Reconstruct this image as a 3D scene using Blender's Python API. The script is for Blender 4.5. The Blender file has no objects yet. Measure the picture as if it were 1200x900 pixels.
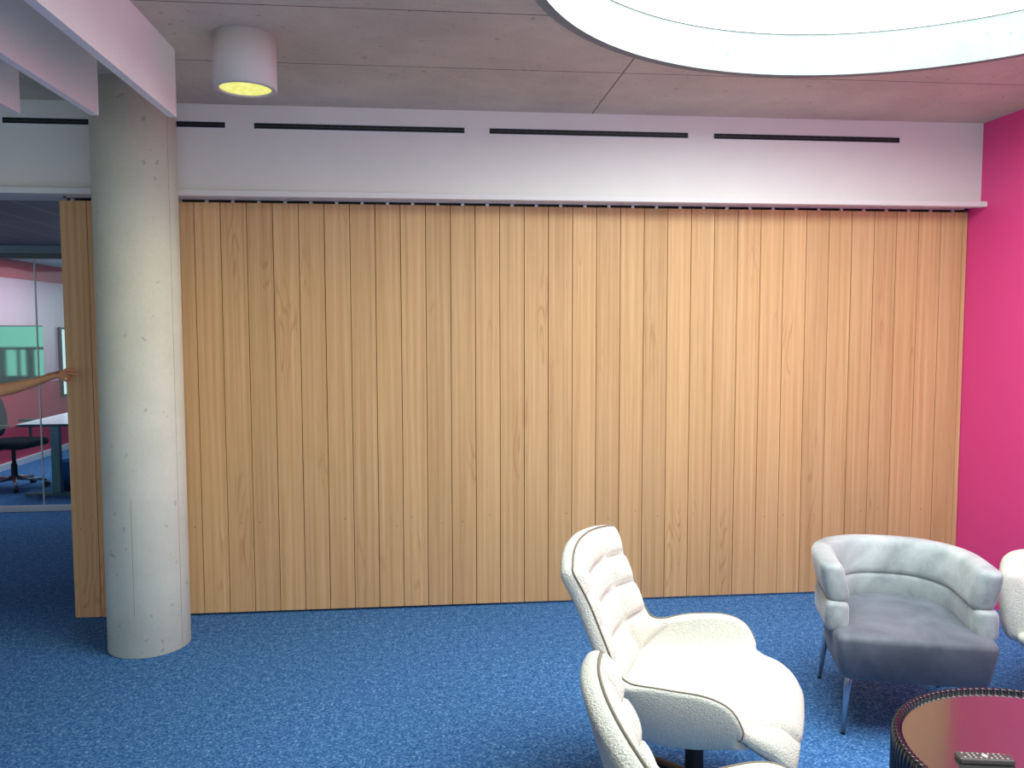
import bpy, bmesh, math, random
from mathutils import Vector, Matrix
PI = math.pi
random.seed(7)
S = bpy.context.scene
COL = S.collection

# ------------------------------------------------------------------ materials
def new_mat(name):
    m = bpy.data.materials.new(name); m.use_nodes = True
    nt = m.node_tree
    b = nt.nodes['Principled BSDF']
    return m, nt, b

def sc(r, g, b):  # sRGB 0-255 to linear
    f = lambda c: (c / 12.92) if c <= 0.04045 else ((c + 0.055) / 1.055) ** 2.4
    return (f(r / 255), f(g / 255), f(b / 255), 1)

def plain(name, col, rough=0.5, metal=0.0, bump=0.0, bscale=300, sheen=0.0, spec=None, var=0.0, vscale=4):
    m, nt, b = new_mat(name)
    b.inputs['Base Color'].default_value = col
    b.inputs['Roughness'].default_value = rough
    b.inputs['Metallic'].default_value = metal
    if sheen:
        b.inputs['Sheen Weight'].default_value = sheen
        b.inputs['Sheen Roughness'].default_value = 0.4
    if spec is not None: b.inputs['Specular IOR Level'].default_value = spec
    tc = nt.nodes.new('ShaderNodeTexCoord')
    if bump:
        n = nt.nodes.new('ShaderNodeTexNoise'); n.inputs['Scale'].default_value = bscale
        n.inputs['Detail'].default_value = 3
        nt.links.new(tc.outputs['Object'], n.inputs['Vector'])
        bp = nt.nodes.new('ShaderNodeBump'); bp.inputs['Strength'].default_value = bump
        bp.inputs['Distance'].default_value = 0.004
        nt.links.new(n.outputs['Fac'], bp.inputs['Height'])
        nt.links.new(bp.outputs['Normal'], b.inputs['Normal'])
    if var:
        n = nt.nodes.new('ShaderNodeTexNoise'); n.inputs['Scale'].default_value = vscale
        n.inputs['Detail'].default_value = 6; n.inputs['Roughness'].default_value = 0.6
        nt.links.new(tc.outputs['Object'], n.inputs['Vector'])
        r = ramp(nt, n.outputs['Fac'], [(0.3, tuple(c * (1 - var) for c in col[:3]) + (1,)), (0.7, tuple(min(1, c * (1 + var)) for c in col[:3]) + (1,))])
        nt.links.new(r, b.inputs['Base Color'])
    return m

def ramp(nt, fac, stops):
    r = nt.nodes.new('ShaderNodeValToRGB')
    e = r.color_ramp.elements
    e[0].position, e[0].color = stops[0]
    e[1].position, e[1].color = stops[-1]
    for p, c in stops[1:-1]:
        x = e.new(p); x.color = c
    nt.links.new(fac, r.inputs['Fac'])
    return r.outputs['Color']

def mix(nt, a, b, fac, mode='MIX'):
    x = nt.nodes.new('ShaderNodeMix'); x.data_type = 'RGBA'; x.blend_type = mode
    for s, v in ((x.inputs['Factor'], fac), (x.inputs['A'], a), (x.inputs['B'], b)):
        if hasattr(v, 'links'): nt.links.new(v, s)
        else: s.default_value = v
    return x.outputs['Result']

def mth(nt, op, a, b=0.0, c=0.0):
    x = nt.nodes.new('ShaderNodeMath'); x.operation = op
    for i, v in enumerate((a, b, c)):
        if hasattr(v, 'links'): nt.links.new(v, x.inputs[i])
        else: x.inputs[i].default_value = v
    return x.outputs[0]

def noise(nt, vec, scale, detail=4, rough=0.5, dist=0.0):
    n = nt.nodes.new('ShaderNodeTexNoise')
    n.inputs['Scale'].default_value = scale; n.inputs['Detail'].default_value = detail
    n.inputs['Roughness'].default_value = rough; n.inputs['Distortion'].default_value = dist
    nt.links.new(vec, n.inputs['Vector'])
    return n.outputs['Fac']

def mapping(nt, vec, scale=(1, 1, 1), loc=None):
    mp = nt.nodes.new('ShaderNodeMapping'); mp.inputs['Scale'].default_value = scale
    nt.links.new(vec, mp.inputs['Vector'])
    if loc is not None: nt.links.new(loc, mp.inputs['Location'])
    return mp.outputs['Vector']

def bumpn(nt, b, h, strength, dist=0.003):
    bp = nt.nodes.new('ShaderNodeBump'); bp.inputs['Strength'].default_value = strength
    bp.inputs['Distance'].default_value = dist
    nt.links.new(h, bp.inputs['Height']); nt.links.new(bp.outputs['Normal'], b.inputs['Normal'])

def carpet_mat(name='blue_loop_carpet'):
    m, nt, b = new_mat(name)
    g = nt.nodes.new('ShaderNodeNewGeometry').outputs['Position']
    n1 = noise(nt, g, 85, 3, 0.75)
    n2 = noise(nt, g, 28, 3, 0.7)
    f = mth(nt, 'ADD', mth(nt, 'MULTIPLY', n1, 0.72), mth(nt, 'MULTIPLY', n2, 0.28))
    c = ramp(nt, f, [(0.34, sc(24, 66, 122)), (0.47, sc(54, 104, 163)), (0.57, sc(94, 145, 198)), (0.68, sc(168, 200, 228))])
    big = noise(nt, g, 1.3, 3)
    c2 = mix(nt, c, sc(40, 88, 150), mth(nt, 'MULTIPLY', big, 0.25))
    nt.links.new(c2, b.inputs['Base Color'])
    b.inputs['Roughness'].default_value = 0.95
    b.inputs['Specular IOR Level'].default_value = 0.15
    bumpn(nt, b, n1, 0.5, 0.006)
    return m

def oak_mat():
    m, nt, b = new_mat('oak_veneer')
    tc = nt.nodes.new('ShaderNodeTexCoord').outputs['Object']
    oi = nt.nodes.new('ShaderNodeObjectInfo').outputs['Random']
    cx = nt.nodes.new('ShaderNodeCombineXYZ')
    nt.links.new(mth(nt, 'MULTIPLY', oi, 37.0), cx.inputs['X'])
    nt.links.new(mth(nt, 'MULTIPLY', oi, 91.0), cx.inputs['Z'])
    v = nt.nodes.new('ShaderNodeVectorMath'); v.operation = 'ADD'
    nt.links.new(tc, v.inputs[0]); nt.links.new(cx.outputs[0], v.inputs[1])
    v = v.outputs[0]
    fine = noise(nt, mapping(nt, v, (260, 260, 5)), 1, 3, 0.7)
    med = noise(nt, mapping(nt, v, (46, 46, 0.55)), 1, 4, 0.6)
    # cathedral figure: rings of a log cut lengthwise
    warp = noise(nt, mapping(nt, v, (7, 7, 0.8)), 1, 2, 0.5)
    ring = mth(nt, 'SINE', mth(nt, 'MULTIPLY', warp, 105.0))
    ringm = mth(nt, 'MULTIPLY', mth(nt, 'POWER', mth(nt, 'ADD', mth(nt, 'MULTIPLY', ring, 0.5), 0.5), 5.0), 0.30)
    ringm = mth(nt, 'MULTIPLY', ringm, ramp(nt, noise(nt, mapping(nt, v, (6, 6, 0.9)), 1, 1, 0.5), [(0.60, (0, 0, 0, 1)), (0.66, (1, 1, 1, 1))]))
    c = ramp(nt, med, [(0.28, sc(196, 153, 106)), (0.5, sc(212, 171, 122)), (0.72, sc(226, 188, 140))])
    c = mix(nt, c, sc(158, 106, 60), mth(nt, 'MULTIPLY', ramp(nt, fine, [(0.50, (0, 0, 0, 1)), (0.75, (1, 1, 1, 1))]), 0.28))
    c = mix(nt, c, sc(150, 98, 56), ringm)
    hsv = nt.nodes.new('ShaderNodeHueSaturation')
    nt.links.new(c, hsv.inputs['Color'])
    nt.links.new(mth(nt, 'ADD', mth(nt, 'MULTIPLY', oi, 0.14), 0.93), hsv.inputs['Value'])
    nt.links.new(hsv.outputs['Color'], b.inputs['Base Color'])
    b.inputs['Roughness'].default_value = 0.55
    b.inputs['Specular IOR Level'].default_value = 0.25
    bumpn(nt, b, fine, 0.08, 0.001)
    return m

def concrete_mat(name, c0, c1, joints=False, seam=None, rough=0.75):
    m, nt, b = new_mat(name)
    g = nt.nodes.new('ShaderNodeNewGeometry').outputs['Position']
    n1 = noise(nt, g, 2.2, 7, 0.62)
    n2 = noise(nt, g, 55, 4, 0.7)
    f = mth(nt, 'ADD', mth(nt, 'MULTIPLY', n1, 0.75), mth(nt, 'MULTIPLY', n2, 0.25))
    c = ramp(nt, f, [(0.32, c0), (0.66, c1)])
    pits = ramp(nt, noise(nt, g, 26, 2, 0.4), [(0.70, (0, 0, 0, 1)), (0.74, (1, 1, 1, 1))])
    c = mix(nt, c, tuple(x * 0.55 for x in c0[:3]) + (1,), mth(nt, 'MULTIPLY', pits, 0.5))
    if joints:
        sx = nt.nodes.new('ShaderNodeSeparateXYZ'); nt.links.new(g, sx.inputs[0])
        def line(s, at, w):
            return mth(nt, 'LESS_THAN', mth(nt, 'ABSOLUTE', mth(nt, 'SUBTRACT', s, at)), w)
        tot = None
        for at in (0.6, 1.9, 2.54, 3.222, 3.90):
            l = line(sx.outputs['Y'], at, 0.0035)
            tot = l if tot is None else mth(nt, 'MAXIMUM', tot, l)
        for at in (-1.70, 0.925, 3.0 + 0.55):
            tot = mth(nt, 'MAXIMUM', tot, line(sx.outputs['X'], at, 0.0035))
        c = mix(nt, c, sc(62, 54, 54), mth(nt, 'MULTIPLY', tot, 0.85))
    nt.links.new(c, b.inputs['Base Color'])
    b.inputs['Roughness'].default_value = rough
    b.inputs['Specular IOR Level'].default_value = 0.3
    bumpn(nt, b, f, 0.15, 0.004)
    return m

def boucle_mat(name, col):
    m, nt, b = new_mat(name)
    tc = nt.nodes.new('ShaderNodeTexCoord').outputs['Object']
    v = nt.nodes.new('ShaderNodeTexVoronoi'); v.inputs['Scale'].default_value = 190
    nt.links.new(mapping(nt, tc, (1, 1, 1)), v.inputs['Vector'])
    n = noise(nt, tc, 120, 3, 0.6, 1.5)
    h = mth(nt, 'SUBTRACT', n, mth(nt, 'MULTIPLY', v.outputs['Distance'], 0.8))
    c = ramp(nt, n, [(0.3, tuple(x * 0.86 for x in col[:3]) + (1,)), (0.6, col)])
    nt.links.new(c, b.inputs['Base Color'])
    b.inputs['Roughness'].default_value = 0.95
    b.inputs['Specular IOR Level'].default_value = 0.1
    b.inputs['Sheen Weight'].default_value = 0.15
    bumpn(nt, b, h, 0.7, 0.005)
    return m

def velvet_mat(name, c0, c1, sheen):
    m, nt, b = new_mat(name)
    tc = nt.nodes.new('ShaderNodeTexCoord').outputs['Object']
    n = noise(nt, tc, 5.0, 4, 0.55, 0.5)
    c = ramp(nt, n, [(0.36, c0), (0.64, c1)])
    nt.links.new(c, b.inputs['Base Color'])
    b.inputs['Roughness'].default_value = 0.6
    b.inputs['Specular IOR Level'].default_value = 0.2
    b.inputs['Sheen Weight'].default_value = sheen
    b.inputs['Sheen Roughness'].default_value = 0.35
    bumpn(nt, b, noise(nt, tc, 14, 4, 0.6), 0.25, 0.01)
    return m

def emit_mat(name, col, strength):
    m, nt, b = new_mat(name)
    nt.nodes.remove(b)
    e = nt.nodes.new('ShaderNodeEmission'); e.inputs['Color'].default_value = col
    e.inputs['Strength'].default_value = strength
    nt.links.new(e.outputs[0], nt.nodes['Material Output'].inputs['Surface'])
    return m

M = dict(
    carpet=carpet_mat(), oak=oak_mat(),
    oak_edge=plain('oak_edge', sc(150, 100, 58), 0.6, var=0.1, vscale=30),
    ceil=concrete_mat('fair_faced_ceiling_concrete', sc(184, 177, 163), sc(212, 205, 189), joints=True),
    column=concrete_mat('column_concrete', sc(205, 206, 190), sc(225, 226, 211), rough=0.6),
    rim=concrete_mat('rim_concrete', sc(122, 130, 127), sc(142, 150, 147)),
    white=plain('white_paint', sc(226, 224, 222), 0.6, var=0.02),
    whiteboard=plain('white_lacquer', sc(246, 242, 243), 0.45, var=0.015),
    pink=plain('magenta_paint', sc(238, 70, 146), 0.55, var=0.03, vscale=2, bump=0.04, bscale=120),
    alu=plain('brushed_aluminium', sc(196, 196, 202), 0.35, 0.6, var=0.04, vscale=60),
    black=plain('matt_black', sc(14, 14, 16), 0.5, var=0.1, vscale=30),
    slot=plain('slot_black', sc(12, 9, 14), 0.6, var=0.1, vscale=30),
    boucle=boucle_mat('cream_boucle', sc(226, 225, 214)),
    piping=plain('grey_piping', sc(128, 120, 108), 0.9, bump=0.3, bscale=500),
    velvet=velvet_mat('silver_grey_velvet', sc(140, 148, 152), sc(184, 193, 194), 0.5),
    velvet_seat=velvet_mat('slate_grey_velvet', sc(88, 94, 104), sc(112, 118, 128), 0.25),  # darker grey tone than the backrest velvet
    steel=plain('satin_steel', sc(188, 192, 198), 0.28, 0.9, var=0.03, vscale=80),
    gloss=plain('glossy_black_lacquer', sc(16, 18, 28), 0.16, 0.0, spec=0.6, var=0.1, vscale=10),
    tabletop=plain('bronze_mirror_top', sc(170, 173, 175), 0.12, 0.95, var=0.02, vscale=3),
    remote=plain('remote_plastic', sc(74, 68, 68), 0.4, 0.1, var=0.05, vscale=90),
    key=plain('remote_keys', sc(190, 186, 184), 0.5, var=0.03, vscale=90),
    redkey=plain('red_key', sc(220, 60, 80), 0.5, var=0.03, vscale=90),
    blueband=plain('grey_blue_paint', sc(118, 140, 158), 0.5, var=0.02),
    darkframe=plain('dark_teal_metal', sc(60, 72, 80), 0.4, 0.3, var=0.05, vscale=20),
    slatceil=None, redwall=plain('red_wall_paint', sc(196, 60, 84), 0.3, var=0.05),
    lilac=plain('pale_pink_wall_paint', sc(222, 178, 200), 0.35, var=0.03),
    paleceil=plain('pale_teal_ceiling_paint', sc(186, 214, 216), 0.6, var=0.02),
    sill=plain('white_sill', sc(214, 222, 230), 0.4, var=0.02),
    deskwhite=plain('white_laminate', sc(224, 226, 238), 0.25, var=0.01),
    deskleg=plain('grey_green_steel', sc(86, 112, 116), 0.4, 0.5, var=0.03, vscale=40),
    chairblack=plain('black_mesh_fabric', sc(20, 22, 26), 0.9, spec=0.1, var=0.1, vscale=60),
    skin=plain('skin', sc(226, 164, 116), 0.5, var=0.05, vscale=25),
    nail=plain('nail', sc(222, 168, 142), 0.35, var=0.02, vscale=25),
    shirt=plain('navy_cotton', sc(40, 48, 70), 0.9, bump=0.2, bscale=500),
    trousers=plain('dark_denim', sc(36, 40, 52), 0.9, bump=0.2, bscale=500),
    shoe=plain('shoe_leather', sc(40, 34, 30), 0.5, var=0.1, vscale=20),
    hair=plain('dark_hair', sc(38, 28, 22), 0.7, bump=0.5, bscale=200),
    eye=plain('eye_white', sc(235, 235, 235), 0.2, var=0.01),
    lips=plain('lips', sc(178, 100, 84), 0.5, var=0.03, vscale=25),
)
def slat_ceiling():
    m, nt, b = new_mat('metal_strip_ceiling')
    g = nt.nodes.new('ShaderNodeNewGeometry').outputs['Position']
    sx = nt.nodes.new('ShaderNodeSeparateXYZ'); nt.links.new(g, sx.inputs[0])
    fr = mth(nt, 'FRACT', mth(nt, 'MULTIPLY', sx.outputs['X'], 1 / 0.30))
    l = mth(nt, 'LESS_THAN', fr, 0.04)
    fy = mth(nt, 'LESS_THAN', mth(nt, 'FRACT', mth(nt, 'MULTIPLY', sx.outputs['Y'], 1 / 1.2)), 0.012)
    c = mix(nt, sc(98, 104, 122), sc(168, 168, 190), mth(nt, 'MULTIPLY', mth(nt, 'MAXIMUM', l, fy), 0.8))
    nt.links.new(c, b.inputs['Base Color']); b.inputs['Roughness'].default_value = 0.5
    return m
M['slatceil'] = slat_ceiling()
def glass_mat(name, tint, alpha_mix=0.9, rough=0.0):
    m, nt, b = new_mat(name)
    nt.nodes.remove(b)
    t = nt.nodes.new('ShaderNodeBsdfTransparent'); t.inputs[0].default_value = tint
    gl = nt.nodes.new('ShaderNodeBsdfGlossy'); gl.inputs['Roughness'].default_value = rough
    gl.inputs['Color'].default_value = (0.9, 0.95, 1, 1)
    fz = nt.nodes.new('ShaderNodeLayerWeight'); fz.inputs[0].default_value = 0.5
    fzo = mth(nt, 'ADD', mth(nt, 'MULTIPLY', mth(nt, 'POWER', fz.outputs['Facing'], 5.0), 0.5), 0.018)
    mx = nt.nodes.new('ShaderNodeMixShader')
    nt.links.new(fzo, mx.inputs[0]); nt.links.new(t.outputs[0], mx.inputs[1]); nt.links.new(gl.outputs[0], mx.inputs[2])
    nt.links.new(mx.outputs[0], nt.nodes['Material Output'].inputs['Surface'])
    return m
M['glass'] = glass_mat('clear_glass', (0.86, 0.93, 0.96, 1))
M['binplastic'] = glass_mat('smoked_plastic', (0.45, 0.55, 0.62, 1), rough=0.2)
M['tv'] = plain('tv_screen_glass', sc(76, 128, 114), 0.06, 0.85, var=0.02, vscale=3)  # green of the reflected room put into the mirror colour
M['seamglass'] = plain('glass_edge', sc(206, 216, 214), 0.2, var=0.02)
M['sky'] = emit_mat('skylight_daylight', (0.91, 1.0, 0.98, 1), 7.0)
M['window_light'] = emit_mat('window_daylight', (0.62, 1.0, 0.86, 1), 1.6)  # green glow of the added panel that the screen mirrors
M['window_white'] = emit_mat('window_daylight_white', (0.8, 1.0, 1.0, 1), 0.7)

def lamp_face():
    m, nt, b = new_mat('lamp_diffuser_glow')
    nt.nodes.remove(b)
    tc = nt.nodes.new('ShaderNodeTexCoord').outputs['Object']
    v = nt.nodes.new('ShaderNodeTexVoronoi'); v.inputs['Scale'].default_value = 42
    nt.links.new(tc, v.inputs['Vector'])
    c = ramp(nt, v.outputs['Distance'], [(0.0, (0.64, 0.62, 0.13, 1)), (0.8, (0.76, 0.76, 0.25, 1))])
    e = nt.nodes.new('ShaderNodeEmission'); e.inputs['Strength'].default_value = 1.0
    nt.links.new(c, e.inputs['Color'])
    nt.links.new(e.outputs[0], nt.nodes['Material Output'].inputs['Surface'])
    return m
M['lampglow'] = lamp_face()

# ------------------------------------------------------------------ mesh helpers
def obj(name, bm, mat, parent=None, smooth=False, bevel=0, loc=None):
    me = bpy.data.meshes.new(name)
    bmesh.ops.recalc_face_normals(bm, faces=bm.faces)
    bm.to_mesh(me); bm.free()
    o = bpy.data.objects.new(name, me); COL.objects.link(o)
    me.materials.append(mat)
    if smooth:
        for p in me.polygons: p.use_smooth = True
    if bevel:
        md = o.modifiers.new('bevel', 'BEVEL'); md.width = bevel; md.segments = 2; md.limit_method = 'ANGLE'
    if parent is not None: o.parent = parent
    if loc is not None: o.location = loc
    return o

def add_box(bm, x0, x1, y0, y1, z0, z1):
    vs = [bm.verts.new((x, y, z)) for x in (x0, x1) for y in (y0, y1) for z in (z0, z1)]
    for f in ((0, 1, 3, 2), (4, 6, 7, 5), (0, 4, 5, 1), (2, 3, 7, 6), (0, 2, 6, 4), (1, 5, 7, 3)):
        bm.faces.new([vs[i] for i in f])
    return vs

def box(name, mat, b, parent=None, bevel=0, **k):
    bm = bmesh.new(); add_box(bm, *b)
    return obj(name, bm, mat, parent, bevel=bevel, **k)

def add_tube(bm, pts, rad, n=8, caps=True, squash=None):
    pts = [Vector(p) for p in pts]
    if not isinstance(rad, (list, tuple)): rad = [rad] * len(pts)
    rings = []; up = None
    for i, p in enumerate(pts):
        t = (pts[min(i + 1, len(pts) - 1)] - pts[max(i - 1, 0)]).normalized()
        if up is None:
            up = Vector((0, 0, 1)) if abs(t.z) < 0.9 else Vector((1, 0, 0))
        a = (up - t * up.dot(t)).normalized(); up = a
        b = t.cross(a)
        rings.append([bm.verts.new(p + (a * math.cos(2 * PI * k / n) + b * math.sin(2 * PI * k / n)) * rad[i]) for k in range(n)])
    for r0, r1 in zip(rings, rings[1:]):
        for k in range(n):
            bm.faces.new((r0[k], r0[(k + 1) % n], r1[(k + 1) % n], r1[k]))
    if caps:
        bm.faces.new(rings[0][::-1]); bm.faces.new(rings[-1])

def add_lathe(bm, prof, n=48, c=(0, 0), rmod=None, close=False):
    rings = []
    for r, z in prof:
        if r <= 1e-6:
            rings.append([bm.verts.new((c[0], c[1], z))])
        else:
            rings.append([bm.verts.new((c[0] + (r + (rmod(2 * PI * k / n, z) if rmod else 0)) * math.cos(2 * PI * k / n),
                                        c[1] + (r + (rmod(2 * PI * k / n, z) if rmod else 0)) * math.sin(2 * PI * k / n), z)) for k in range(n)])
    prs = list(zip(rings, rings[1:]))
    if close: prs.append((rings[-1], rings[0]))
    for a, b in prs:
        for k in range(n):
            k2 = (k + 1) % n
            if len(a) == 1 and len(b) == 1: continue
            if len(a) == 1: bm.faces.new((a[0], b[k2], b[k]))
            elif len(b) == 1: bm.faces.new((a[k], a[k2], b[0]))
            else: bm.faces.new((a[k], a[k2], b[k2], b[k]))

def add_loft(bm, rings, caps=True):
    R = [[bm.verts.new(p) for p in r] for r in rings]
    n = len(R[0])
    for a, b in zip(R, R[1:]):
        for k in range(n):
            bm.faces.new((a[k], a[(k + 1) % n], b[(k + 1) % n], b[k]))
    if caps:
        bm.faces.new(R[0][::-1]); bm.faces.new(R[-1])

def empty(name, loc=(0, 0, 0), rz=0.0):
    o = bpy.data.objects.new(name, None); COL.objects.link(o)
    o.location = loc; o.rotation_euler = (0, 0, rz); o.empty_display_size = 0.1
    return o

def tag(o, label, cat, group=None, kind=None):
    o['label'] = label
    if cat: o['category'] = cat
    if group: o['group'] = group
    if kind: o['kind'] = kind
    return o

def structure(o, label=None, cat=None):
    o['kind'] = 'structure'
    if label: o['label'] = label
    if cat: o['category'] = cat
    return o

def copy_tree(o, parent=None):
    c = o.copy(); COL.objects.link(c)
    if parent is not None: c.parent = parent
    for ch in [x for x in bpy.data.objects if x.parent == o and x is not c]:
        copy_tree(ch, c)
    return c

def spline(keys, t):
    """Catmull-Rom through keys [(t, tuple), ...]"""
    n = len(keys)
    for i in range(n - 1):
        if t <= keys[i + 1][0] or i == n - 2: break
    t0, p1 = keys[i]; t1, p2 = keys[i + 1]
    p0 = keys[i - 1][1] if i > 0 else tuple(2 * a - b for a, b in zip(p1, p2))
    p3 = keys[i + 2][1] if i + 2 < n else tuple(2 * b - a for a, b in zip(p1, p2))
    s = (t - t0) / (t1 - t0)
    return tuple(0.5 * (2 * b + (c - a) * s + (2 * a - 5 * b + 4 * c - d) * s * s + (3 * b - a - 3 * c + d) * s ** 3)
                 for a, b, c, d in zip(p0, p1, p2, p3))

# ------------------------------------------------------------------ setting
CZ = 2.86          # concrete ceiling
WX = 3.29          # magenta wall
BY = 4.638         # bulkhead face
WY = 4.748         # face of the oak panels
WZ = 2.352         # top of the oak panels
XL = -5.0          # wall of the glazed room

structure(box('floor', M['carpet'], (-7.0, 3.6, -2.5, 13.2, -0.1, 0.0)), 'blue flecked loop carpet floor', 'floor')
structure(box('wall_right', M['pink'], (WX, WX + 0.15, 0.2, 4.97, 0, CZ)), 'bright magenta painted side wall', 'wall')

structure(box('wall_left', M['white'], (-5.1, -5.0, -2.5, 2.6, 0, CZ)), 'white painted wall at the far left', 'wall')  # unseen wall added to keep sky light off the left side
structure(box('wall_rear', M['white'], (-5.1, -0.9, -2.6, -2.5, 0, CZ)), 'white painted wall behind the camera', 'wall')  # unseen wall added so sky light enters only on the right
# ceiling slab with round hole
SKX, SKY, SKR, SKT = 1.66, 2.486, 1.38, 3.05
def ceiling_bm():
    bm = bmesh.new(); n = 96
    x0, x1, y0, y1 = -7.0, WX + 0.15, -2.5, BY + 0.25
    def outer(a):
        c, s = math.cos(a), math.sin(a)
        ts = []
        if abs(c) > 1e-9: ts.append(((x1 if c > 0 else x0) - SKX) / c)
        if abs(s) > 1e-9: ts.append(((y1 if s > 0 else y0) - SKY) / s)
        t = min(ts)
        return (SKX + c * t, SKY + s * t)
    angs = sorted(set([2 * PI * k / n for k in range(n)] + [math.atan2(y - SKY, x - SKX) % (2 * PI) for x in (x0, x1) for y in (y0, y1)]))
    A, B, Cc, D = [], [], [], []
    for a in angs:
        ix, iy = SKX + SKR * math.cos(a), SKY + SKR * math.sin(a)
        ox, oy = outer(a)
        A.append(bm.verts.new((ix, iy, CZ))); B.append(bm.verts.new((ox, oy, CZ)))
        Cc.append(bm.verts.new((ox, oy, SKT))); D.append(bm.verts.new((ix, iy, SKT)))
    m = len(angs)
    for i in range(m):
        j = (i + 1) % m
        bm.faces.new((A[i], A[j], B[j], B[i])); bm.faces.new((B[i], B[j], Cc[j], Cc[i])); bm.faces.new((Cc[i], Cc[j], D[j], D[i]))
        bm.faces.new((D[i], D[j], A[j], A[i]))
    return bm
structure(obj('ceiling', ceiling_bm(), M['ceil']), 'raw concrete ceiling slab with thin formwork joints', 'ceiling')

# skylight: concrete reveal, edge bead, frame and bright dome
sk = empty('skylight', (SKX, SKY, CZ))
tag(sk, 'large round skylight opening glowing white in the concrete ceiling', 'skylight')
bm = bmesh.new(); add_lathe(bm, [(SKR - 0.001, -0.001), (SKR - 0.001, SKT - CZ), (SKR - 0.02, SKT - CZ), (SKR - 0.02, 0.012)], 96, close=True)
obj('reveal_ring', bm, M['rim'], sk, smooth=False)
bm = bmesh.new(); add_lathe(bm, [(SKR + 0.012, -0.006), (SKR - 0.03, -0.006), (SKR - 0.03, 0.012), (SKR + 0.012, 0.0)], 96, close=True)
obj('edge_bead', bm, M['rim'], sk)
bm = bmesh.new(); add_lathe(bm, [(SKR - 0.02, SKT - CZ - 0.003), (SKR - 0.026, SKT - CZ - 0.003), (SKR - 0.026, SKT - CZ + 0.012), (SKR - 0.02, SKT - CZ + 0.012)], 96, close=True)
obj('dome_frame', bm, M['alu'], sk)
bm = bmesh.new()
add_lathe(bm, [(0, 0.19 + 0.22)] + [((SKR) * math.sin(a), 0.19 + 0.22 * math.cos(a)) for a in [PI / 2 * i / 10 for i in range(1, 11)]], 64)
obj('dome', bm, M['sky'], sk, smooth=True)

# bulkhead
bh = box('wall_back', M['white'], (-5.0, WX, BY, 4.93, 2.375, CZ))
structure(bh, 'white painted bulkhead above the oak folding partition', 'wall')
lg = box('trim_1', M['white'], (-5.0, WX, 4.578, BY + 0.001, 2.362, 2.394), bevel=0.002)
structure(lg, 'projecting white ledge along the foot of the bulkhead', 'trim')

# slot diffusers in the bulkhead
SLOT_LABELS = ['black linear air slot behind the concrete column',
               'black linear air slot just right of the ceiling lamp',
               'black linear air slot in the middle of the bulkhead, below the skylight rim',
               'black linear air slot nearest the magenta wall']
def slot_vent(x0, x1):
    cx = (x0 + x1) / 2; w = (x1 - x0) / 2
    e = empty('slot_diffuser', (cx, BY, 2.75))
    bm = bmesh.new()
    for b in ((-w, w, -0.004, 0.01, 0.015, 0.0185), (-w, w, -0.004, 0.01, -0.0185, -0.015), (-w, -w + 0.004, -0.004, 0.01, -0.015, 0.015), (w - 0.004, w, -0.004, 0.01, -0.015, 0.015)):
        add_box(bm, *b)
    obj('slot_frame', bm, M['sill'], e)
    box('dark_backing', M['slot'], (-w + 0.004, w - 0.004, -0.0015, 0.004, -0.0152, 0.0152), e)
    bm = bmesh.new(); add_box(bm, -w + 0.005, w - 0.005, -0.003, -0.0014, -0.0012, 0.0012)
    k = 0
    x = -w + 0.06
    while x < w - 0.05:
        add_box(bm, x, x + 0.012, -0.003, -0.0014, 0.0025, 0.0045); x += 0.05
    obj('deflector_blade', bm, M['darkframe'], e)
    return e
for (a, b), l in zip(((-2.24, -1.09), (-0.945, 0.206), (0.338, 1.488), (1.632, 2.768)), SLOT_LABELS):
    tag(slot_vent(a, b), l, 'air vent', 'linear air slots in the bulkhead')

# column
bm = bmesh.new(); add_lathe(bm, [(0, 0), (0.196, 0), (0.2, 0.004), (0.2, CZ + 0.001), (0, CZ + 0.001)], 96)
col = obj('concrete_column', bm, M['column'], smooth=False, loc=(-1.472, 4.34, 0))
for p in col.data.polygons: p.use_smooth = abs(p.normal.z) < 0.5
tag(col, 'round pale concrete column standing in front of the oak partition', 'column')
bm = bmesh.new()
for a, zs in ((-22, (0.002, 1.4, CZ)), (-91, (0.22, 0.5, 0.80))):
    r = math.radians(a)
    add_tube(bm, [(0.1995 * math.cos(r), 0.1995 * math.sin(r), z) for z in zs], 0.0013, 5)
fs = obj('formwork_seam', bm, plain('seam_grey', sc(140, 140, 138), 0.8, var=0.05, vscale=20), col)

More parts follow.
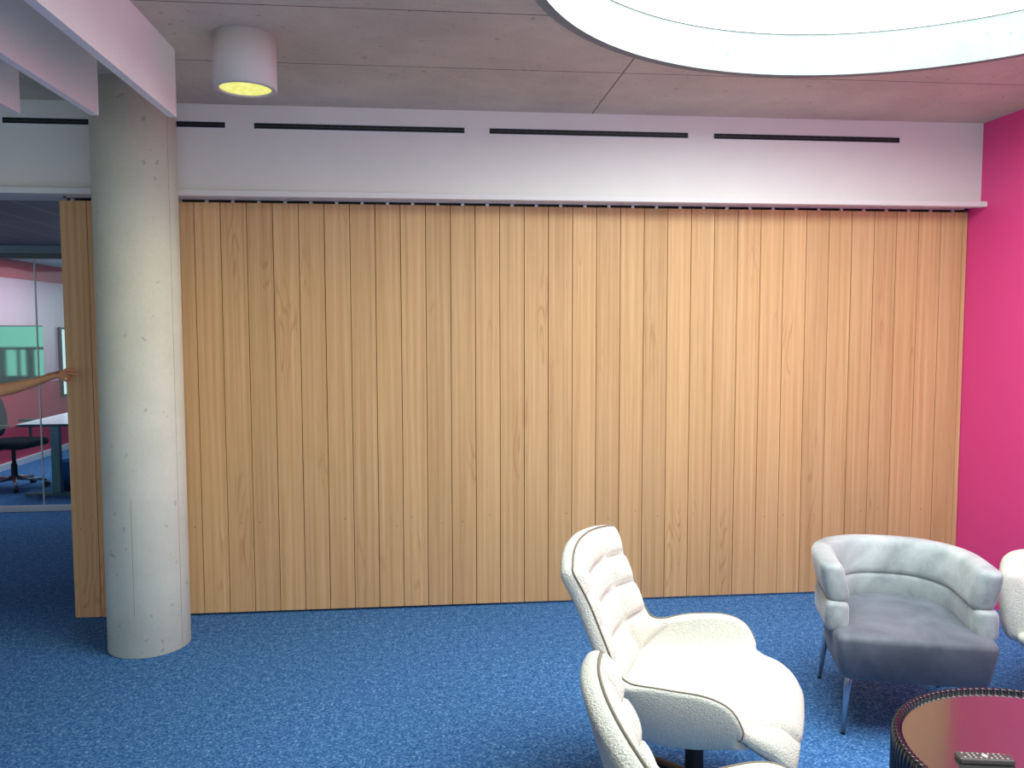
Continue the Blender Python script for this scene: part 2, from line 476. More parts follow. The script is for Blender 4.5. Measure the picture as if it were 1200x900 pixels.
# ------------------------------------------------------------------ folding oak partition
fp = empty('folding_partition', (-2.015, WY, 0))
tag(fp, 'wide folding partition of vertical oak boards hanging across the room', 'partition')
P0, PW = 0.0, 0.1425
npan = 37
rp = random.Random(3)
proto_bm = bmesh.new(); add_box(proto_bm, 0.0017, PW - 0.0017, 0, 0.030, 0.014, WZ)
panel = None
for i in range(npan):
    if i == 0:
        panel = obj('oak_board', proto_bm, M['oak'], fp, bevel=0.0012); o = panel
    else:
        o = panel.copy(); COL.objects.link(o); o.parent = fp
    # the last two boards stand a touch apart at the wall end
    o.location = (i * PW, 0, 0)
    boards = o
    # little dark peg holes near the foot
    bm = bmesh.new()
    px = 0.03 + rp.random() * 0.085; pz = 0.49 + rp.random() * 0.06
    if rp.random() < 0.78:
        add_lathe(bm, [(0, 0), (0.0028, 0), (0.0028, 0.0016), (0, 0.0016)], 8)
        bmesh.ops.rotate(bm, verts=bm.verts, cent=(0, 0, 0), matrix=Matrix.Rotation(PI / 2, 3, 'X'))
        h = obj('peg', bm, M['slot'], o, loc=(px, 0.0006, pz))
    else: bm.free()
    # hanger above the middle of the board
    bm = bmesh.new()
    add_box(bm, -0.009, 0.009, -0.004, 0.012, 0.0, 0.012)
    add_tube(bm, [(0, 0.012, 0.004), (0, 0.012, 0.028)], 0.004, 8)
    obj('hanger', bm, M['alu'], fp, loc=(i * PW + PW / 2, 0.0, WZ - 0.001))
box('end_stile', M['oak'], (npan * PW + 0.001, WX + 2.015 - 0.004, 0.001, 0.030, 0.014, WZ), fp)
bm = bmesh.new(); add_box(bm, 0.0, npan * PW, 0.031, 0.034, 0.02, WZ - 0.01)
obj('hinge_backing', bm, M['black'], fp)
tr = box('ceiling_track', M['alu'], (-1.965, WX - 0.05, WY - 0.035, WY - 0.008, 2.363, 2.3755), bevel=0.001)
tag(tr, 'slim pale metal track under the ledge, above the oak partition', 'track')
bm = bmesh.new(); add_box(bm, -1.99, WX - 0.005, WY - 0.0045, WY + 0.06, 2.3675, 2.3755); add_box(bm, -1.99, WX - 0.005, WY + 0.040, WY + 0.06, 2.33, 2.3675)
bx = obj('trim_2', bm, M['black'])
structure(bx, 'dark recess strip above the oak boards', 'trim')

# ------------------------------------------------------------------ white ceiling baffles
BF = [(-1.109, 'white ceiling baffle ending in front of the column, rightmost of three'),
      (-1.434, 'white ceiling baffle, middle of three, its end left of the column'),
      (-1.755, 'white ceiling baffle at the far left, leftmost of three')]
bm = bmesh.new(); add_box(bm, -0.018, 0.018, -2.2, 0.0, 2.570, CZ - 0.0005)
bf = obj('ceiling_baffle', bm, M['whiteboard'], bevel=0.001)
for i, (x, l) in enumerate(BF):
    o = bf if i == 0 else bf.copy()
    if i: COL.objects.link(o)
    o.location = (x, 3.758, 0)
    tag(o, l, 'ceiling baffle', 'white ceiling baffles')

# ------------------------------------------------------------------ cylinder ceiling lamp
lp = empty('ceiling_lamp', (-0.757, 3.575, CZ))
tag(lp, 'white cylinder surface lamp with yellow glowing face on the concrete ceiling', 'lamp')
bm = bmesh.new(); add_lathe(bm, [(0, 0), (0.128, 0), (0.128, -0.212), (0.122, -0.216), (0.108, -0.216), (0.105, -0.213), (0.105, -0.19), (0, -0.19)], 64)
o = obj('lamp_housing', bm, plain('lamp_paint', sc(206, 203, 200), 0.6, var=0.01), lp)
for p in o.data.polygons: p.use_smooth = abs(p.normal.z) < 0.4
bm = bmesh.new(); add_lathe(bm, [(0, -0.2095), (0.104, -0.2095), (0.104, -0.205), (0, -0.205)], 48)
obj('lamp_diffuser', bm, M['lampglow'], lp)

# ------------------------------------------------------------------ white shell lounge chairs
CK = [(0.00, (-0.405, 0.900)), (0.15, (-0.372, 0.785)), (0.30, (-0.330, 0.655)), (0.42, (-0.285, 0.53)), (0.50, (-0.23, 0.43)),
      (0.58, (-0.13, 0.390)), (0.68, (0.0, 0.392)), (0.78, (0.13, 0.412)), (0.86, (0.22, 0.425)), (0.93, (0.295, 0.415)), (1.0, (0.345, 0.365))]
EK = [(0.00, (-0.362, 0.312, 0.874)), (0.15, (-0.312, 0.286, 0.765)), (0.30, (-0.262, 0.283, 0.645)), (0.40, (-0.225, 0.285, 0.560)), (0.455, (-0.192, 0.292, 0.522)),
      (0.50, (-0.135, 0.305, 0.512)), (0.58, (-0.03, 0.332, 0.528)), (0.67, (0.07, 0.345, 0.534)), (0.74, (0.135, 0.345, 0.512)),
      (0.80, (0.175, 0.338, 0.455)), (0.86, (0.205, 0.332, 0.405)), (0.93, (0.275, 0.325, 0.372)), (1.0, (0.332, 0.305, 0.315))]
def sstep(a, b, x):
    t = max(0, min(1, (x - a) / (b - a))); return t * t * (3 - 2 * t)
def shell_pt(u, v, rounded=False):
    cf, cz = spline(CK, v); ef, es, ez = spline(EK, v)
    t = abs(u); sg = 1 if u >= 0 else -1
    p = 2.0 + 4.0 * sstep(0.36, 0.56, v) * (1 - 0.6 * sstep(0.84, 1.0, v))
    b = 0.9 * sstep(0.36, 0.55, v) * (1 - sstep(0.84, 1.0, v))
    lat = (1 - b) * t + b * (1 - (1 - t) ** 1.45)
    if rounded:
        r, vr = 0.022, 0.03
        if v < vr: es -= r * (1 - math.sqrt(max(0, 1 - ((vr - v) / vr) ** 2)))
        r, vr = 0.035, 0.05
        if v > 1 - vr: es -= r * (1 - math.sqrt(max(0, 1 - ((v - 1 + vr) / vr) ** 2)))
    off = t ** p
    return Vector((cf + (ef - cf) * off, sg * es * lat, cz + (ez - cz) * off))
def make_shell_chair():
    e = empty('lounge_chair')
    NU, NV = 48, 72
    us = [-1 + 2 * i / NU for i in range(NU + 1)]
    vs = [0, 0.0015, 0.006] + [j / NV for j in range(1, NV)] + [0.996, 1.0]; JB = vs.index(0.5); NV = len(vs) - 1
    # orientation sign from the middle
    P = {}; N = {}
    test = (shell_pt(0, 0.704) - shell_pt(0, 0.696)).cross(shell_pt(0.004, 0.7) - shell_pt(-0.004, 0.7))
    sgn = 1 if test.z > 0 else -1
    for i, u in enumerate(us):
        for j, v in enumerate(vs):
            h = 0.006
            u0, u1 = max(-1, u - h), min(1, u + h); v0, v1 = max(0, v - h), min(1, v + h)
            n = (shell_pt(u, v1) - shell_pt(u, v0)).cross(shell_pt(u1, v) - shell_pt(u0, v)) * sgn
            P[i, j] = shell_pt(u, v, True); N[i, j] = n.normalized()
    def region(name, i0, i1, j0, j1, fn, mat, sub=0):
        bm = bmesh.new(); V = {}
        for i in range(i0, i1 + 1):
            for j in range(j0, j1 + 1):
                a = (i - i0) / (i1 - i0); b = (j - j0) / (j1 - j0)
                V[i, j] = bm.verts.new(P[i, j] + N[i, j] * fn(us[i], vs[j], a, b))
        for i in range(i0, i1):
            for j in range(j0, j1):
                bm.faces.new((V[i, j], V[i + 1, j], V[i + 1, j + 1], V[i, j + 1]))
        o = obj(name, bm, mat, e, smooth=True)
        return o
    IA = int(NU * 0.17)
    def pill(a, p=0.45): return max(0.0, 4 * a * (1 - a)) ** p
    ub = [-1, -0.50, 0.50, 1]; vb = [0, 10/72, 19/72, 28/72, 0.5]
    def quilt(u, v, a, b):
        for k in range(3):
            if u <= ub[k + 1] + 1e-9: break
        for l in range(4):
            if v <= vb[l + 1] + 1e-9: break
        x = (u - ub[k]) / (ub[k + 1] - ub[k]); y = (v - vb[l]) / (vb[l + 1] - vb[l])
        return 0.004 + 0.030 * (pill(x, 0.42) * pill(y, 0.42))
    region('backrest', 0, NU, 0, JB, quilt, M['boucle'])
    region('seat', IA, NU - IA, JB, NV, lambda u, v, a, b: 0.004 + 0.034 * pill(a, 0.35) * pill(b, 0.3), M['boucle'])
    for s, (a0, a1) in enumerate(((0, IA), (NU - IA, NU))):
        region('armrest', a0, a1, JB, NV, lambda u, v, a, b: 0.004 + 0.010 * pill(a, 0.4) * pill(b, 0.3), M['boucle'])
    # outer shell : offset surface + rounded rim
    def thick(i, j):
        u, v = abs(us[i]), vs[j]
        t = 0.042 - 0.004 * sstep(0.5, 0.9, v)
        t += 0.060 * sstep(0.50, 0.62, v) * (1 - sstep(0.80, 0.98, v)) * (1 - u ** 2)
        return t
    bm = bmesh.new(); V = {}
    for i in range(NU + 1):
        for j in range(NV + 1):
            V[i, j] = bm.verts.new(P[i, j] - N[i, j] * thick(i, j))
    for i in range(NU):
        for j in range(NV):
            bm.faces.new((V[i, j], V[i, j + 1], V[i + 1, j + 1], V[i + 1, j]))
    loop = [(i, 0) for i in range(NU)] + [(NU, j) for j in range(NV)] + [(i, NV) for i in range(NU, 0, -1)] + [(0, j) for j in range(NV, 0, -1)]
    L = len(loop)
    cen = Vector((0, 0, 0.55))
    K = 6; rim = []; outs = []; raw = []
    for q in range(L):
        i, j = loop[q]; p = P[i, j]; n = N[i, j]
        pi, pj = loop[q - 1]; ni, nj = loop[(q + 1) % L]
        out = (P[ni, nj] - P[pi, pj]).normalized().cross(n).normalized()
        ii = min(max(i, 1), NU - 1); jj = min(max(j, 3), NV - 3)
        if out.dot(P[i, j] - P[ii, jj]) < 0: out = -out
        raw.append((out, n))
    for q in range(L):
        i, j = loop[q]
        wsum = Vector(); nsum = Vector()
        for d in range(-4, 5):
            wsum += raw[(q + d) % L][0] * (5 - abs(d)); nsum += raw[(q + d) % L][1] * (5 - abs(d))
        out = wsum.normalized(); n = N[i, j]; p = P[i, j]
        th = thick(i, j); row = []; outs.append((p, n, out, th))
        for k in range(1, K):
            a = PI * k / K
            row.append(bm.verts.new(p - n * (th * (1 - math.cos(a)) / 2) + out * (0.012 * math.sin(a) + 0.002)))
        top = bm.verts.new(p + n * 0.003)
        rim.append([top] + row + [V[i, j]])
    for q in range(L):
        a, b = rim[q], rim[(q + 1) % L]
        for k in range(K):
            bm.faces.new((a[k], b[k], b[k + 1], a[k + 1]))
    # close the thin ring below the pads
    obj('outer_shell', bm, M['boucle'], e, smooth=True)
    bm = bmesh.new()
    path = []
    for q in range(L):
        i, j = loop[q]; v = vs[j]
        a = PI * (0.06 + 0.62 * sstep(0.40, 0.56, v) * (1 - 0.25 * sstep(0.84, 0.95, v)))
        path.append(outs[q][0] - outs[q][1] * (outs[q][3] * (1 - math.cos(a)) / 2 - 0.003) + outs[q][2] * (0.012 * math.sin(a) + 0.003))
    path.append(path[0])
    add_tube(bm, path, 0.0032, 6, caps=False)
    obj('piping', bm, M['piping'], e, smooth=True)
    # seam between back and arms
    bm = bmesh.new(); add_tube(bm, [P[i, JB] + N[i, JB] * 0.004 for i in range(0, NU + 1)], 0.002, 5)
    obj('seam', bm, M['boucle'], e, smooth=True)
    # swivel post and four-arm foot
    bm = bmesh.new(); add_lathe(bm, [(0, 0.035), (0.032, 0.035), (0.032, 0.25), (0.11, 0.27), (0.11, 0.345), (0, 0.345)], 32)
    obj('swivel_post', bm, M['black'], e)
    for k in range(4):
        a = PI / 4 + k * PI / 2
        c, s = math.cos(a), math.sin(a)
        bm = bmesh.new(); add_tube(bm, [(0.02 * c, 0.02 * s, 0.075), (0.15 * c, 0.15 * s, 0.05), (0.29 * c, 0.29 * s, 0.017)], [0.022, 0.018, 0.014], 10)
        add_lathe(bm, [(0, 0), (0.014, 0), (0.014, 0.01), (0, 0.01)], 12, (0.285 * c, 0.285 * s))
        obj('base_leg', bm, M['black'], e, smooth=False)
    return e
ca = make_shell_chair()
ca.location = (0.905, 2.67, 0); ca.rotation_euler.z = math.radians(-25)
tag(ca, 'white boucle high-back lounge chair with its whole seat in view', 'lounge chair', 'white high-back lounge chairs')
cb = copy_tree(ca)
cb.location = (0.752, 1.56, 0); cb.rotation_euler.z = math.radians(-2)
tag(cb, 'white boucle high-back lounge chair cut off by the bottom edge, nearest the camera', 'lounge chair', 'white high-back lounge chairs')

# ------------------------------------------------------------------ tub chairs
def u_path(hw, front, back, ex, n=40):
    """U seen from above: arm fronts at x=front, back at x=back, half width hw, arms start to curve at x=ex"""
    pts = []
    for k in range(7): pts.append((front + (ex - front) * k / 7, -hw))
    for k in range(n + 1):
        a = -PI / 2 - PI * k / n
        c, s = math.cos(a), math.sin(a)
        f = lambda x, p: math.copysign(abs(x) ** p, x)
        pts.append((ex + (ex - back) * f(c, 0.9), hw * f(s, 0.85)))
    for k in range(7): pts.append((ex + (front - ex) * (k + 1) / 7, hw))
    return pts
def sweep_roll(bm, path, w, zlo, zhi, endr=0.035, pw=0.55, flare=0.0, dropf=None, ncs=20):
    n = len(path); P2 = [Vector((x, y, 0)) for x, y in path]
    d = [0]
    for a, b in zip(P2, P2[1:]): d.append(d[-1] + (b - a).length)
    T = d[-1]; rings = []
    # extra rings at ends for rounding
    sam = [0, 0.004, 0.012, 0.024, endr] + [endr + (T - 2 * endr) * k / 60 for k in range(1, 60)] + [T - endr, T - 0.024, T - 0.012, T - 0.004, T]
    for s in sam:
        for i in range(n - 1):
            if s <= d[i + 1] + 1e-9: break
        t = (s - d[i]) / (d[i + 1] - d[i]); p = P2[i].lerp(P2[i + 1], t)
        tan = (P2[min(i + 2, n - 1)] - P2[max(i - 1, 0)]).normalized()
        out = Vector((-tan.y, tan.x, 0))
        if out.dot(p) < 0: out = -out
        e = min(s, T - s)
        k = 1.0 if e >= endr else math.sqrt(max(0, 1 - (1 - e / endr) ** 2))
        kk = 0.45 + 0.55 * k; 
        if e == 0: kk = 0.40
        zl, zh = (zlo, zhi) if dropf is None else dropf(p.x)
        zc, hh = (zl + zh) / 2, (zh - zl) / 2
        ring = []
        for q in range(ncs):
            a = 2 * PI * q / ncs
            c, sn = math.cos(a), math.sin(a)
            fx = math.copysign(abs(c) ** pw, c); fz = math.copysign(abs(sn) ** pw, sn)
            r = p + out * (fx * w / 2 * kk + flare * fz * 0.5) ; z = zc + fz * hh * (0.75 + 0.25 * (kk - 0.4) / 0.6)
            ring.append((r.x, r.y, z))
        rings.append(ring)
    add_loft(bm, rings)
def seat_block(bm, hw, front, back, ex, zlo, zhi, r=0.03, taper=0.0, crown=0.0):
    pts = [(x, y) for x, y in u_path(hw, front, back, ex)]
    # rounded front corners
    pts = [(front, -hw * 0.97)] + pts[1:-1] + [(front, hw * 0.97)] + [(front + 0.012, hw * 0.90), (front + 0.016, hw * 0.4), (front + 0.016, 0), (front + 0.016, -hw * 0.4), (front + 0.012, -hw * 0.90)]
    cx = (front + back) / 2
    rings = []
    lay = [(zlo, r * 0.8), (zlo + r * 0.2, r * 0.3), (zlo + r * 0.7, 0)] + [(zhi - r, 0), (zhi - r * 0.55, r * 0.16), (zhi - r * 0.2, r * 0.5), (zhi, r), (zhi + crown * 0.5, r + 0.06), (zhi + crown, r + 0.16)]
    for z, ins in lay:
        tp = taper * (1 - (z - zlo) / (zhi - zlo)) if z < zhi else 0
        kx = 1 - (ins + tp) / ((front - back) / 2); ky = 1 - (ins + tp) / hw
        rings.append([(cx + (x - cx) * kx, y * ky, z) for x, y in pts])
    add_loft(bm, rings)

def make_grey():
    e = empty('tub_chair')
    bm = bmesh.new(); seat_block(bm, 0.305, 0.325, -0.30, 0.02, 0.236, 0.432, 0.03, 0.03, 0.010)
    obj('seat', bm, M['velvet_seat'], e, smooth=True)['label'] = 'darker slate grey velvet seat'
    bk = empty_part = None
    bm = bmesh.new(); sweep_roll(bm, u_path(0.28, 0.235, -0.285, 0.0), 0.095, 0.405, 0.530, 0.035, 0.45)
    obj('lower_backrest_roll', bm, M['velvet'], e, smooth=True)
    bm = bmesh.new(); sweep_roll(bm, u_path(0.287, 0.215, -0.30, 0.0), 0.098, 0.522, 0.682, 0.04, 0.45, flare=0.035)
    obj('upper_backrest_roll', bm, M['velvet'], e, smooth=True)
    for sx, sy in ((1, -1), (1, 1), (-1, -1), (-1, 1)):
        bm = bmesh.new()
        add_tube(bm, [(sx * 0.235, sy * 0.225, 0.29), (sx * 0.25, sy * 0.24, 0.20), (sx * 0.272, sy * 0.258, 0.006)], [0.017, 0.015, 0.008], 14)
        lg = obj('leg', bm, M['steel'], e, smooth=True)
        bm = bmesh.new(); add_lathe(bm, [(0, 0), (0.009, 0), (0.009, 0.008), (0, 0.008)], 12, (sx * 0.2725, sy * 0.2585))
        obj('leg_tip', bm, M['black'], lg)
    return e
g = make_grey()
g.location = (1.985, 3.245, 0); g.rotation_euler.z = math.radians(-107)
tag(g, 'silver grey velvet tub chair on splayed steel legs beside the round table', 'tub chair')

def make_white_tub():
    e = empty('tub_chair')
    bm = bmesh.new(); seat_block(bm, 0.29, 0.27, -0.27, 0.0, 0.29, 0.36, 0.03, 0.03)
    obj('seat_base', bm, M['boucle'], e, smooth=True)
    bm = bmesh.new(); seat_block(bm, 0.215, 0.265, -0.21, 0.0, 0.355, 0.475, 0.035, 0.0, 0.012)
    obj('seat_cushion', bm, M['boucle'], e, smooth=True)
    bm = bmesh.new(); sweep_roll(bm, u_path(0.285, 0.225, -0.27, -0.02), 0.13, 0.30, 0.62, 0.06, 0.62, flare=0.03)
    obj('backrest', bm, M['boucle'], e, smooth=True)
    for sx, sy in ((1, -1), (1, 1), (-1, -1), (-1, 1)):
        bm = bmesh.new()
        add_tube(bm, [(sx * 0.19, sy * 0.19, 0.31), (sx * 0.225, sy * 0.225, 0.004)], [0.016, 0.009], 12)
        obj('leg', bm, M['steel'], e, smooth=True)
    return e
w = make_white_tub()
w.location = (2.83, 3.16, 0); w.rotation_euler.z = math.radians(-128)
tag(w, 'white boucle armchair at the right edge, beside the grey velvet chair and magenta wall', 'armchair')

# ------------------------------------------------------------------ round ribbed table
tb = empty('coffee_table', (1.750, 2.03, 0))
tag(tb, 'round drum coffee table with black ribbed side and bronze glossy top', 'coffee table')
nr = 126
def rm(a, z): return 0.0085 * abs(math.cos(a * nr / 2)) ** 0.6 - 0.0085
bm = bmesh.new()
add_lathe(bm, [(0.416, 0.425), (0.417, 0.452), (0.420, 0.459), (0.426, 0.462), (0.432, 0.459), (0.437, 0.449), (0.440, 0.435), (0.440, 0.03), (0.436, 0.02), (0.40, 0.02)], nr * 8, rmod=rm)
obj('ribbed_side', bm, M['gloss'], tb, smooth=True)
bm = bmesh.new(); add_lathe(bm, [(0, 0.43), (0.414, 0.43), (0.414, 0.446), (0.412, 0.448), (0, 0.448)], 96)
o = obj('tabletop', bm, M['tabletop'], tb, loc=(0, 0, 0)); o['label'] = 'glossy bronze brown round top'
bm = bmesh.new(); add_lathe(bm, [(0, 0), (0.38, 0), (0.38, 0.03), (0, 0.03)], 48)
obj('plinth', bm, M['black'], tb)

# remote control
rc = empty('remote_control', (1.522, 2.043, 0.4485), math.radians(-11))
tag(rc, 'slim dark grey remote control lying on the coffee table', 'remote control')
bm = bmesh.new(); add_box(bm, -0.073, 0.073, -0.021, 0.021, 0, 0.015)
obj('remote_body', bm, M['remote'], rc, bevel=0.004)
rk = random.Random(5)
for i in range(9):
    for j in range(3):
        if i in (0, 8) and j == 1: continue
        m = M['redkey'] if (i, j) == (8, 2) else M['key']
        if i in (3, 4, 5) and j == 1:
            continue
        bm = bmesh.new(); add_lathe(bm, [(0, 0), (0.0028, 0), (0.0028, 0.0014), (0, 0.0014)], 10)
        o = obj('button', bm, m, rc, loc=(-0.056 + i * 0.014, (j - 1) * 0.011, 0.0148))
bm = bmesh.new(); add_lathe(bm, [(0, 0), (0.008, 0), (0.008, 0.0016), (0, 0.0016)], 20)
obj('navigation_pad', bm, M['key'], rc, loc=(0, 0, 0.0148))

# ------------------------------------------------------------------ glazed room at the left
GY = 7.7
structure(box('ceiling_corridor', M['slatceil'], (-7.0, WX, 4.93, GY, 2.387, 2.42)), 'grey blue strip ceiling beyond the partition', 'ceiling')
structure(box('trim_3', M['blueband'], (-7.0, 0.5, GY - 0.02, GY + 0.06, 2.318, 2.387)), 'grey blue header above the glass wall', 'trim')
structure(box('trim_4', M['darkframe'], (-7.0, 0.5, GY - 0.03, GY + 0.05, 2.272, 2.318)), 'dark head rail of the glass wall', 'trim')
structure(box('trim_5', M['alu'], (-7.0, 0.5, GY - 0.02, GY + 0.02, 0.0, 0.05)), 'slim metal floor channel of the glass wall', 'trim')
structure(box('wall_side', M['lilac'], (XL - 0.1, XL, GY, 12.9, 0.96, 2.46)), 'pale pink wall of the glazed room', 'wall')  # bright haze over the red wall put into this pale pink
structure(box('trim_6', M['redwall'], (XL - 0.1, XL + 0.006, GY, 12.9, 0.06, 0.96)), 'red lower wall of the glazed room', 'trim')
structure(box('trim_7', M['redwall'], (XL - 0.1, XL + 0.012, GY, 12.9, 2.26, 2.48)), 'red band along the top of the glazed room wall', 'trim')
structure(box('baseboard_side', M['sill'], (XL - 0.1, XL + 0.05, GY, 12.9, 0, 0.07)), 'white skirting in the glazed room', 'baseboard')
structure(box('ceiling_room', M['paleceil'], (-7.0, WX, GY + 0.06, 13.0, 2.48, 2.55)), 'pale ceiling of the glazed room', 'ceiling')
structure(box('wall_end', M['lilac'], (-7.0, WX, 12.9, 13.05, 0, 2.5)), 'end wall of the glazed room', 'wall')
structure(box('window_1', M['window_light'], (-4.55, -3.3, 12.87, 12.9, 0.95, 2.2)), 'daylight window in the end wall', 'window')  # glowing panel added only to show in the screen's reflection
structure(box('wall_far_right', M['lilac'], (0.5, 0.62, 4.97, 13.0, 0, 2.5)), 'side wall behind the partition', 'wall')
structure(box('wall_outer', M['white'], (-7.1, -7.0, 3.0, 13.0, 0, CZ)), 'outer wall at the far left', 'wall')
bm = bmesh.new()  # black panel and bars added as dark shapes in the screen's reflection
for b in ((-4.6, -3.25, 12.80, 12.86, 0.0, 0.95), (-4.6, -3.25, 12.82, 12.86, 1.34, 1.38)): add_box(bm, *b)
for k in range(7): add_box(bm, -4.6 + k * 0.2, -4.6 + k * 0.2 + (0.11 if k % 2 else 0.04), 12.82, 12.86, 0.95, 1.36)
obj('window_frame', bm, M['black'], bpy.data.objects['window_1'])
# glass panes
for n, (a, b) in enumerate(((-6.2, -3.50), (-3.494, -0.9))):
    gp = box('window_%d' % (n + 2), M['glass'], (a, b, GY - 0.005, GY + 0.005, 0.045, 2.275))
    structure(gp, 'frameless clear glass pane of the glazed room, %s of the joint' % ('left' if n == 0 else 'right'), 'window')
structure(box('trim_8', M['seamglass'], (-3.502, -3.492, GY - 0.007, GY + 0.007, 0.045, 2.275)), 'pale vertical joint between the two glass panes', 'trim')
# tall narrow window on the side wall
wn = box('window_4', M['window_white'], (XL + 0.002, XL + 0.03, 11.62, 12.1, 0.76, 1.64))
structure(wn, 'narrow bright window with a black frame in the glazed room', 'window')
bm = bmesh.new()
for b in ((XL, XL + 0.04, 11.58, 11.62, 0.73, 1.67), (XL, XL + 0.04, 12.1, 12.14, 0.73, 1.67), (XL, XL + 0.04, 11.62, 12.1, 1.64, 1.67), (XL, XL + 0.04, 11.62, 12.1, 0.73, 0.76)): add_box(bm, *b)
obj('window_frame', bm, M['black'], wn)
# television
tv = empty('television', (XL + 0.003, 10.3, 0.97))
tag(tv, 'wide wall-mounted screen with green reflections behind the glass wall', 'television')
box('screen', M['tv'], (0.045, 0.052, -0.74, 0.74, 0.012, 0.708), tv)
box('bezel', M['black'], (0.0, 0.048, -0.75, 0.75, 0, 0.72), tv)

# desk
dk = empty('office_desk', (-3.58, 9.1, 0))
tag(dk, 'white topped desk on grey steel legs behind the glass wall', 'desk')
box('desktop', M['deskwhite'], (-0.42, 0.42, -0.8, 0.8, 0.70, 0.725), dk, bevel=0.002)
box('desk_edge', M['black'], (-0.422, 0.422, -0.803, -0.8, 0.697, 0.722), dk)
for s in (-1, 1):
    bm = bmesh.new()
    add_box(bm, -0.14, -0.06, s * 0.70 - 0.03, s * 0.70 + 0.03, 0.03, 0.70)
    add_box(bm, -0.40, 0.30, s * 0.70 - 0.035, s * 0.70 + 0.035, 0, 0.03)
    obj('desk_leg', bm, M['deskleg'], dk, bevel=0.003)
# waste bin
bm = bmesh.new(); add_lathe(bm, [(0, 0.0), (0.10, 0), (0.13, 0.30), (0.136, 0.305), (0.130, 0.30), (0.097, 0.006), (0, 0.006)], 32)
wb = obj('waste_bin', bm, M['binplastic'], smooth=True, loc=(-3.66, 8.72, 0))
tag(wb, 'smoked translucent round waste bin under the desk', 'waste bin')

# office chair
oc = empty('office_chair', (-4.30, 8.85, 0), math.radians(-8))
tag(oc, 'black swivel office chair with star base behind the glass wall', 'office chair')
bm = bmesh.new(); seat_block(bm, 0.24, 0.23, -0.22, 0.0, 0.43, 0.51, 0.03, 0.0, 0.01); obj('seat', bm, M['chairblack'], oc, smooth=True)
bm = bmesh.new()
rings = []
for k in range(14):
    t = k / 13; z = 0.53 + 0.50 * t; wd = 0.22 * (1 - 0.35 * (2 * t - 1) ** 4); x = -0.24 - 0.10 * t + 0.05 * math.sin(t * PI)
    rings.append([(x + 0.03 * math.cos(a) + 0.05 * (math.sin(a)) ** 2 - 0.02, wd * math.sin(a), z) for a in [2 * PI * q / 20 for q in range(20)]])
add_loft(bm, rings); obj('backrest', bm, M['chairblack'], oc, smooth=True)
bm = bmesh.new(); add_tube(bm, [(-0.05, 0, 0.42), (-0.24, 0, 0.42), (-0.29, 0, 0.5), (-0.29, 0, 0.7)], 0.022, 8); obj('back_support', bm, M['black'], oc, smooth=True)
for s in (-1, 1):
    bm = bmesh.new(); add_tube(bm, [(0.0, s * 0.2, 0.43), (0.0, s * 0.29, 0.45), (0.0, s * 0.29, 0.66)], 0.016, 8)
    ar = obj('armrest', bm, M['black'], oc, smooth=True)
    box('arm_pad', M['black'], (-0.11, 0.14, s * 0.29 - 0.04, s * 0.29 + 0.04, 0.66, 0.69), ar, bevel=0.01)
bm = bmesh.new(); add_lathe(bm, [(0, 0.08), (0.03, 0.08), (0.03, 0.25), (0.02, 0.26), (0.02, 0.40), (0.09, 0.42), (0.09, 0.44), (0, 0.44)], 20); obj('gas_lift', bm, M['black'], oc)
for k in range(5):
    a = 2 * PI * k / 5 + 0.3; c, s = math.cos(a), math.sin(a)
    bm = bmesh.new(); add_tube(bm, [(0.02 * c, 0.02 * s, 0.11), (0.30 * c, 0.30 * s, 0.075)], [0.024, 0.014], 8)
    bl = obj('base_arm', bm, M['steel'], oc, smooth=True)
    bm = bmesh.new(); add_tube(bm, [(0.30 * c - 0.022 * s, 0.30 * s + 0.022 * c, 0.03), (0.30 * c + 0.022 * s, 0.30 * s - 0.022 * c, 0.03)], 0.03, 14)
    obj('caster', bm, M['black'], bl)

# ------------------------------------------------------------------ person pulling the partition
def skin_obj(name, nodes, edges, mat, parent=None, root=0, sub=2):
    me = bpy.data.meshes.new(name)
    me.from_pydata([n[0] for n in nodes], edges, [])
    me.update()
    o = bpy.data.objects.new(name, me); COL.objects.link(o)
    md = o.modifiers.new('skin', 'SKIN'); md.use_smooth_shade = True
    sv = me.skin_vertices[0].data if me.skin_vertices else None
    if sv is None:
        bm = bmesh.new(); bm.from_mesh(me); bm.verts.layers.skin.verify(); bm.to_mesh(me); bm.free()
        sv = me.skin_vertices[0].data
    for i, n in enumerate(nodes):
        r = n[1]; sv[i].radius = r if isinstance(r, tuple) else (r, r); sv[i].use_root = (i == root)
    ms = o.modifiers.new('sub', 'SUBSURF'); ms.levels = sub; ms.render_levels = sub
    me.materials.append(mat)
    if parent is not None: o.parent = parent
    return o
nodes = []; edges = []
def nd(p, r, prev=None):
    nodes.append((p, r)); i = len(nodes) - 1
    if prev is not None: edges.append((prev, i))
    return i
BX, BYY = -2.98, 4.86
pel = nd((BX, BYY, 0.95), (0.15, 0.115))
ab = nd((BX, BYY, 1.12), (0.14, 0.11), pel)
ch = nd((BX, BYY, 1.32), (0.155, 0.12), ab)
nk = nd((BX, BYY, 1.47), 0.065, ch)
hb = nd((BX + 0.015, BYY, 1.56), 0.06, nk)
hm_ = nd((BX + 0.02, BYY, 1.65), 0.088, hb)
ht = nd((BX + 0.01, BYY, 1.73), 0.07, hm_)
# left arm hanging
s2 = nd((BX - 0.03, BYY + 0.17, 1.40), 0.062, ch); e2 = nd((BX - 0.06, BYY + 0.24, 1.12), 0.045, s2); w2 = nd((BX + 0.02, BYY + 0.25, 0.88), 0.030, e2); h2 = nd((BX + 0.04, BYY + 0.25, 0.79), (0.020, 0.040), w2)
for k in range(4): a = nd((BX + 0.01 + 0.02 * k, BYY + 0.25, 0.73), 0.009, h2); nd((BX + 0.02 + 0.02 * k, BYY + 0.245, 0.69), 0.008, a)
